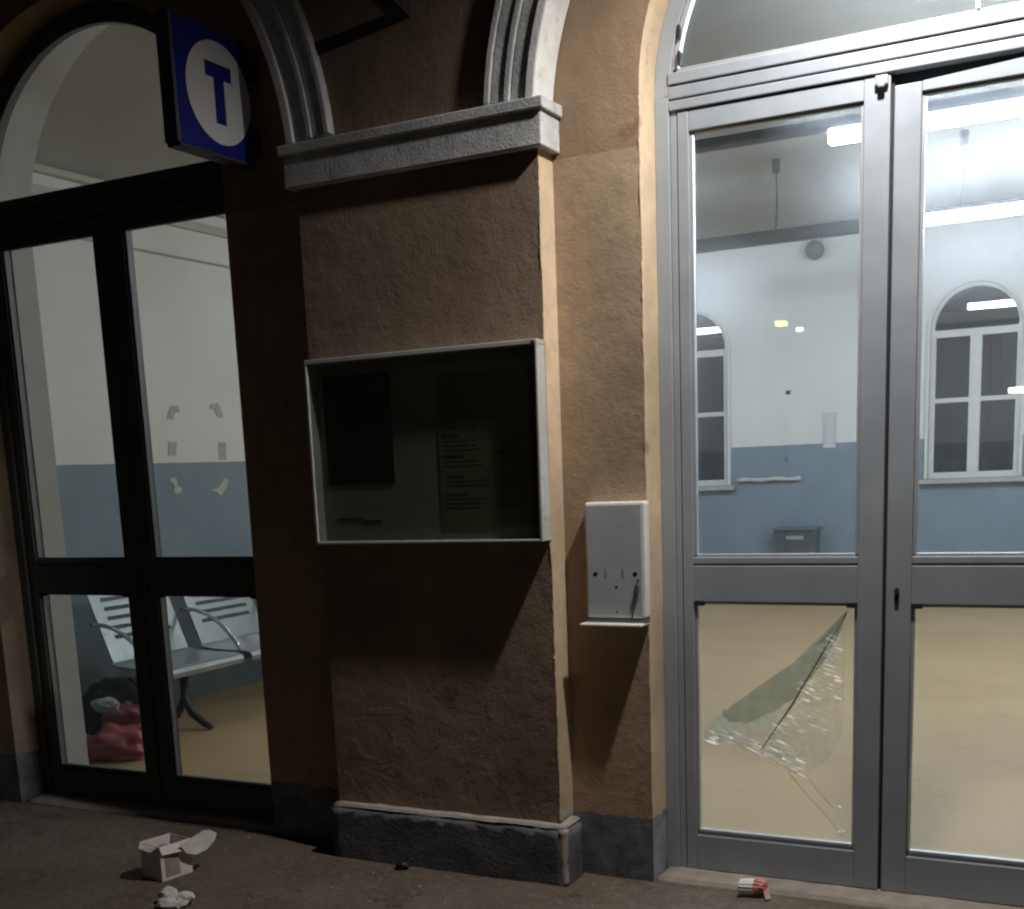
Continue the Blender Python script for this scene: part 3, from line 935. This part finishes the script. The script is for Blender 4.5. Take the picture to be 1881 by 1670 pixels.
# ------------------------------------------------------------------ notice board
nb = root('notice_board', (-2.30, YP, 1.25), 'glazed white framed notice board hung on the brown pilaster', 'notice board')
bx0, bx1, bz0, bz1 = -2.787, -1.827, 1.252, 1.930
yf = YP - .068
bm = boxes((bx0, bx1, yf, YP - .001, bz1 - .016, bz1), (bx0, bx0 + .009, yf, YP - .001, bz0, bz1 - .016),
           (bx1 - .007, bx1, yf, YP - .001, bz0, bz1 - .016), (bx0 + .009, bx1 - .007, yf, YP - .001, bz0, bz0 + .008))
build('frame', bm, paint('board_frame_paint', (.5, .5, .49), .5, .12, 0, .05, 9, dirt=(.3, .29, .27)), nb, .002)
bm = boxes((bx0 + .009, bx1 - .007, YP - .012, YP - .002, bz0 + .008, bz1 - .016))
build('backing_panel', bm, paint('board_backing', (.30, .29, .27), .8, .12, scale=5, dirt=(.2, .19, .17)), nb)
bm = boxes((bx0 + .009, bx1 - .007, yf + .008, yf + .012, bz0 + .008, bz1 - .016))
build('glass', bm, M_glass_board, nb)
bm = bmesh.new(); disc_y(bm, bx1 - .012, bz1 - .012, .007, .007, yf - .005, yf + .002, 12)
build('lock', bm, M_chrome, nb)

bm = boxes((-2.748, -2.452, YP - .016, YP - .0125, 1.47, 1.868))
ps = tag(build('black_poster', bm, paint('poster_black', (.012, .012, .013), .7, .3)), 'black poster at the upper left inside the notice board', 'poster')
bm = boxes((-2.255, -1.872, YP - .0155, YP - .0125, 1.30, 1.842))
ts = root('timetable', (-2.06, YP - .014, 1.3), 'yellowish printed timetable sheet at the right inside the notice board', 'timetable')
build('sheet', bm, paint('timetable_yellow', (.17, .16, .10), .8, .08, scale=10), ts)
bm = bmesh.new(); rs = random.Random(11)
for col in (-2.235, -2.035):
    z = 1.80
    while z > 1.34:
        big = rs.random() < .5
        w = rs.uniform(.06, .11)
        x = col
        while x < col + w:
            ww = rs.uniform(.006, .018)
            box(bm, x, x + ww, YP - .0165, YP - .0158, z, z + (.010 if big else .004)); x += ww + .004
        for q in range(rs.randint(1, 3)):
            z -= .016
            x = col
            while x < col + rs.uniform(.12, .17):
                ww = rs.uniform(.004, .02)
                box(bm, x, x + ww, YP - .0163, YP - .0158, z, z + .0035); x += ww + .005
        z -= rs.uniform(.022, .045)
build('print', bm, paint('print_ink', (.05, .048, .032), .8, .1), ts, weld=False)
bm = boxes((-2.72, -2.60, YP - .0145, YP - .0125, 1.335, 1.345), (-2.60, -2.52, YP - .0145, YP - .0125, 1.325, 1.335))
tag(build('torn_strip', bm, paint('torn_strip_dark', (.10, .09, .085), .8, .2)), 'thin dark torn paper strip at the bottom left of the notice board', 'paper')

# ------------------------------------------------------------------ stripped metal mount plate on the ochre wall
mp = root('metal_mount_plate', (-1.61, 0, .95), 'grey white metal mount plate with screw holes beside the lit door', 'mount plate')
bm = boxes((-1.728, -1.503, -.048, -.0005, .972, 1.377))
build('housing', bm, M_white, mp, .009, 3)
bm = boxes((-1.719, -1.516, -.0505, -.0475, .985, 1.366))
build('face_plate', bm, M_zinc, mp, .001)
bm = bmesh.new()
poly = [(-1.752, .949), (-1.51, .949), (-1.503, .957), (-1.745, .957)]
box(bm, -1.742, -1.508, -.088, -.002, .946, .956)
build('tray', bm, M_white, mp, .004)
bm = boxes((-1.724, -1.507, -.046, -.003, .9565, .9715))
build('gap', bm, paint('gap_grey', (.14, .14, .15), .6, .1), mp)
for x, z, r in ((-1.690, 1.128, .0085), (-1.541, 1.128, .0085), (-1.612, 1.082, .005), (-1.612, .995, .004), (-1.53, 1.105, .0045)):
    bm = bmesh.new(); disc_y(bm, x, z, r, r * .85, -.0512, -.0490, 14)
    build('screw_hole', bm, M_rubber, mp)
M_slot = paint('slot_grey', (.3, .32, .33), .5, .1)
for x in (-1.652, -1.588):
    build('slot', boxes((x - .005, x + .005, -.0509, -.0500, 1.115, 1.145)), M_slot, mp)
bm = bmesh.new()
tube(bm, [(-1.531, -.056, 1.112), (-1.529, -.06, 1.075), (-1.536, -.06, 1.03), (-1.553, -.058, .975)], .003, 6)
box(bm, -1.536, -1.524, -.064, -.054, 1.062, 1.088)
build('cut_wire', bm, paint('wire_grey', (.12, .12, .13), .5, .1), mp)

# ------------------------------------------------------------------ T sign
ts_ = root('projecting_sign', (-3.05, 0, 2.69), 'square blue sign with a white disc and blue T, projecting by the left arch', 'sign')
sx = -3.03; sy0, sy1 = -.478, -.068; sz0, sz1 = 2.668, 3.088
M_blue = paint('sign_blue', (.012, .018, .21), .4, .1, scale=4)
bm = boxes((sx - .055, sx, sy0, sy1, sz0, sz1))
build('panel', bm, M_blue, ts_, .004)
bm = boxes((sx - .058, sx + .003, sy0 - .012, sy0, sz0, sz1), (sx - .058, sx + .003, sy0, sy1, sz0 - .012, sz0), (sx - .058, sx + .003, sy0, sy1, sz1, sz1 + .012))
build('rim', bm, paint('sign_rim', (.05, .05, .06), .5, .1), ts_, .002)
def disc_x(bm, x0, x1, cy, cz, r, n=40):
    a = [bm.verts.new((x0, cy + r * math.cos(2 * PI * k / n), cz + r * math.sin(2 * PI * k / n))) for k in range(n)]
    b = [bm.verts.new((x1, v.co.y, v.co.z)) for v in a]
    bm.faces.new(a); bm.faces.new(list(reversed(b)))
    for k in range(n): bm.faces.new((a[k], b[k], b[(k + 1) % n], a[(k + 1) % n]))
scy, scz = -.250, 2.876
bm = bmesh.new(); disc_x(bm, sx + .0005, sx + .003, scy, scz, .174)
disc_ = build('disc', bm, paint('sign_white', (.74, .75, .74), .45, .04), ts_)
bm = boxes((sx + .0032, sx + .005, scy - .070, scy + .070, scz + .048, scz + .098), (sx + .0032, sx + .005, scy - .027, scy + .027, scz - .105, scz + .0478))
build('letter', bm, M_blue, ts_)
for z in (sz0 + .05, sz1 - .11):
    build('bracket', boxes((sx - .04, sx - .015, sy1 - .002, -.0005, z, z + .06)), M_iron_shadow, ts_)

# cast shadow above the capital, laid on the plaster as a thin dark shape
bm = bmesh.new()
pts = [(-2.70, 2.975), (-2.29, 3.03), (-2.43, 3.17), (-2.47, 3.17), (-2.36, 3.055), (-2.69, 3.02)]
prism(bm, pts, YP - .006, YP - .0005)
tag(build('shadow_stripe', bm, M_iron_shadow, None, .001), 'dark bent painted-shadow stripe on the brown plaster above the capital', 'stripe')

# ------------------------------------------------------------------ litter on the platform
# open carton
ct = empty('open_carton', (-3.262, -.672, .0), 'small open white carton with a torn flap on the platform', 'carton', rz=math.radians(-78))
ct.location.z = gz(-3.3, -.6) + .002
M_card = paint('carton_white', (.74, .70, .68), .7, .1, scale=20)
M_cardp = paint('carton_print', (.34, .27, .21), .7, .25, scale=26)
M_pinkin = paint('carton_inside', (.45, .22, .23), .8, .25, scale=18)
W_, D_, H_ = .125, .142, .138   # local x to the left-back, y along the printed face
bm = bmesh.new()
th = .003
def local_box(b, x0, x1, y0, y1, z0, z1): box(b, x0, x1, y0, y1, z0, z1)
# local axes: x = away from the printed face's corner along edge to the right back corner, y = to the left
local_box(bm, 0, D_, 0, th, 0, H_)            # placeholder orientation: printed face lies on y = 0
local_box(bm, 0, th, th, W_, 0, H_)
local_box(bm, D_ - th, D_, th, W_, 0, H_)
local_box(bm, th, D_ - th, W_ - th, W_, 0, H_)
local_box(bm, th, D_ - th, th, W_ - th, 0, th)
ct.rotation_euler = (0, 0, math.atan2(.138, .028))
build('box', bm, M_card, ct, .001)
bm = bmesh.new(); local_box(bm, .018, .085, -.0012, -.0002, .012, .095)
build('printed_panel', bm, M_cardp, ct)
bm = bmesh.new()
def flap(b, pts, th=.002):
    a = [b.verts.new(p) for p in pts]
    n = (Vector(pts[1]) - Vector(pts[0])).cross(Vector(pts[2]) - Vector(pts[0])).normalized() * th
    c = [b.verts.new(Vector(p) + n) for p in pts]
    b.faces.new(a); b.faces.new(list(reversed(c)))
    for i in range(len(pts)): b.faces.new((a[i], c[i], c[(i + 1) % len(pts)], a[(i + 1) % len(pts)]))
flap(bm, [(0, -.001, H_), (D_, -.001, H_), (D_ - .01, -.022, H_ - .030), (.075, -.020, H_ - .033), (.0, -.012, H_ - .028)])
flap(bm, [(.075, -.022, H_ - .004), (.10, -.026, H_ - .045), (.14, -.034, H_ - .060), (.185, -.040, H_ - .052), (.225, -.045, H_ - .02), (.236, -.046, H_ + .002), (.225, -.043, H_ + .012), (.205, -.042, H_ + .024), (.180, -.037, H_ + .028), (.14, -.026, H_ + .012)])
flap(bm, [(0, .01, H_), (0, W_ - .005, H_), (-.028, W_ - .03, H_ - .012), (-.022, .03, H_ - .020)])
flap(bm, [(.0, W_, H_), (D_, W_, H_), (D_ - .02, W_ + .018, H_ - .012), (.02, W_ + .018, H_ - .012)])
build('flap', bm, M_card, ct, weld=False)
bm = bmesh.new(); lump(bm, (D_ / 2 - .01, W_ / 2, .085), (.052, .045, .035), 4, .4, 3, 3)
build('lining', bm, M_pinkin, ct, smooth=True)

bm = bmesh.new()
crumple(bm, (-3.075, -.835, .028), (.036, .034, .032), 21, floor=.004)
crumple(bm, (-3.035, -.885, .018), (.044, .030, .020), 22, floor=.004)
crumple(bm, (-3.005, -.83, .022), (.030, .034, .024), 24, floor=.004)
tag(build('crumpled_tissue', bm, paint('tissue_white', (.62, .62, .58), .95, .08, scale=30), weld=False), 'crumpled white tissue on the platform in front of the carton', 'tissue')

# paper cup lying by the threshold
cup = root('crushed_cup', (-1.14, .0, .0), 'crushed white paper cup with red end lying at the lit door threshold', 'cup')
def cup_ring(x, r, sq=1.0, jag=0.0):
    return x, r, sq, jag
bm = bmesh.new(); n = 28
rings = []
def add_cup(bm, xs, jag):
    rings = []
    for i, (x, r, sq) in enumerate(xs):
        ring = []
        for k in range(n):
            a = 2 * PI * k / n
            rr = r * (1 + (.05 if k % 2 else -.03) + jag * noise.noise(Vector((x * 90, math.cos(a) * 2, math.sin(a) * 2))))
            ring.append(bm.verts.new((x, -.02 + .25 * (x + 1.14) + rr * math.cos(a), .036 + rr * sq * math.sin(a))))
        rings.append(ring)
    for a, b in zip(rings, rings[1:]):
        for k in range(n): bm.faces.new((a[k], a[(k + 1) % n], b[(k + 1) % n], b[k]))
    bm.faces.new(rings[0]); bm.faces.new(rings[-1])
add_cup(bm, [(-1.192, .012, .9), (-1.190, .026, .9), (-1.184, .031, .9), (-1.15, .033, .92), (-1.128, .033, .9)], .05)
build('body', bm, paint('cup_white', (.74, .73, .71), .6, .05, scale=30), cup, smooth=False)
bm = bmesh.new()
add_cup(bm, [(-1.129, .0338, .9), (-1.115, .034, .92), (-1.10, .034, .85), (-1.087, .028, .8), (-1.082, .012, .8)], .3)
build('band', bm, paint('cup_red', (.55, .2, .17), .5, .25, scale=55), cup)
bm = bmesh.new()
flap(bm, [(-1.092, -.03, .03), (-1.075, -.02, .035), (-1.052, -.05, .006), (-1.07, -.07, .004)], .002)
build('torn_rim', bm, paint('cup_pink', (.42, .2, .2), .6, .15, scale=40), cup, weld=False)

cup.scale = (.86, .86, .86)
bm = bmesh.new(); lump(bm, (-2.47, -.205, .012), (.03, .018, .014), 31, .6, 3, 3, flat=0)
tag(build('dark_scrap', bm, M_black, smooth=True), 'small black scrap at the foot of the plinth', 'scrap')

# ------------------------------------------------------------------ outside lamp above the right door
LX, LY, LZ = -.65, -.48, 3.50
wl = root('wall_lamp', (LX, 0, LZ), 'wall lamp on an arm above the lit door', 'lamp')
bm = bmesh.new()
tube(bm, [(LX, YP, LZ + .25), (LX, -.3, LZ + .30), (LX, LY, LZ + .27), (LX, LY, LZ + .16)], .014, 8)
build('arm', bm, M_black, wl, smooth=True)
bm = bmesh.new()
tube(bm, [(LX, LY, LZ + .17), (LX, LY, LZ + .12), (LX, LY, LZ + .08)], [.03, .10, .16], 24, cap=False)
build('shade', bm, M_black, wl, smooth=True)
ld = bpy.data.lights.new('lamp_light', 'SPOT'); ld.spot_size = math.radians(168); ld.spot_blend = 1.0
ld.energy = 265; ld.color = (1.0, .96, .915); ld.shadow_soft_size = .055
lo = bpy.data.objects.new('lamp_light', ld); COL.objects.link(lo)
lo.location = (LX, LY, LZ)

# two lamp posts far across the platform behind the viewer, mirrored in the door glass
def lamp_post(x, y, z, col, strength, label, hx):
    lp = root('lamp_post', (x, y, 0), label, 'lamp post', 'lamp posts across the platform')
    bm = bmesh.new(); tube(bm, [(x, y - .35, -.1), (x, y - .35, 2.0), (x, y - .35, z + .15), (x, y, z + .2)], [.07, .055, .04, .03], 10)
    build('post', bm, M_black, lp, smooth=True)
    bm = boxes((x - hx - .03, x + hx + .03, y - .12, y + .12, z + .07, z + .16)); build('lamp_head', bm, M_black, lp, .02)
    bm = boxes((x - hx, x + hx, y - .06, y + .065, z - .005, z + .069)); build('lamp_glass', bm, emit('lamp_post_glow_' + str(len(bpy.data.materials)), col, strength), lp, .02)
lamp_post(-5.24, -15.63, 3.60, (1, .78, .18), 22, 'far lamp post with a yellow lamp, mirrored in the pane above the crack', .09)
lamp_post(-6.42, -21.63, 4.10, (1, .97, .9), 24, 'far lamp post with a white lamp, mirrored beside the yellow one', .07)
lamp_post(-1.69, -15.63, 2.33, (1, .95, .9), 35, 'added low lamp post for the glare mirrored in the right leaf over the arched window', .13)  # unseen post added as a source for the glare in the right leaf

# ------------------------------------------------------------------ world: deep night sky
w = bpy.data.worlds.new('World'); S.world = w; w.use_nodes = True
nt = w.node_tree
bg = nt.nodes['Background']
sky = nt.nodes.new('ShaderNodeTexSky'); sky.sky_type = 'NISHITA'; sky.sun_disc = False
sky.sun_elevation = math.radians(-3.4); sky.sun_rotation = math.radians(120)
nt.links.new(sky.outputs[0], bg.inputs[0])
bg.inputs[1].default_value = .12

# ------------------------------------------------------------------ camera
cam = bpy.data.cameras.new('camera'); co = bpy.data.objects.new('camera', cam); COL.objects.link(co)
y, p, r = map(math.radians, (27.475, 10.798, -2.354))
F = Vector((-math.sin(y) * math.cos(p), math.cos(y) * math.cos(p), -math.sin(p)))
R0 = Vector((math.cos(y), math.sin(y), 0)); U0 = R0.cross(F)
R = math.cos(r) * R0 + math.sin(r) * U0; U = -math.sin(r) * R0 + math.cos(r) * U0
m = Matrix((R, U, -F)).transposed().to_4x4(); m.translation = Vector((0, -3.977, 1.5))
co.matrix_world = m
cam.sensor_fit = 'HORIZONTAL'; cam.sensor_width = 36
cam.lens = 36 * 2219.26 / 1881
cam.shift_y = (1286.789 - 835) / 1881
cam.clip_start = .05; cam.clip_end = 2000
S.camera = co

S.view_settings.view_transform = 'Standard'; S.view_settings.look = 'None'
S.view_settings.exposure = 0; S.view_settings.gamma = 1
S.render.resolution_x, S.render.resolution_y = 1024, 909
c = S.cycles
c.use_denoising = True
c.max_bounces = 10; c.diffuse_bounces = 5; c.glossy_bounces = 4; c.transparent_max_bounces = 24; c.transmission_bounces = 6
c.sample_clamp_indirect = 6
c.caustics_reflective = False; c.caustics_refractive = False
c.filter_width = 2.2
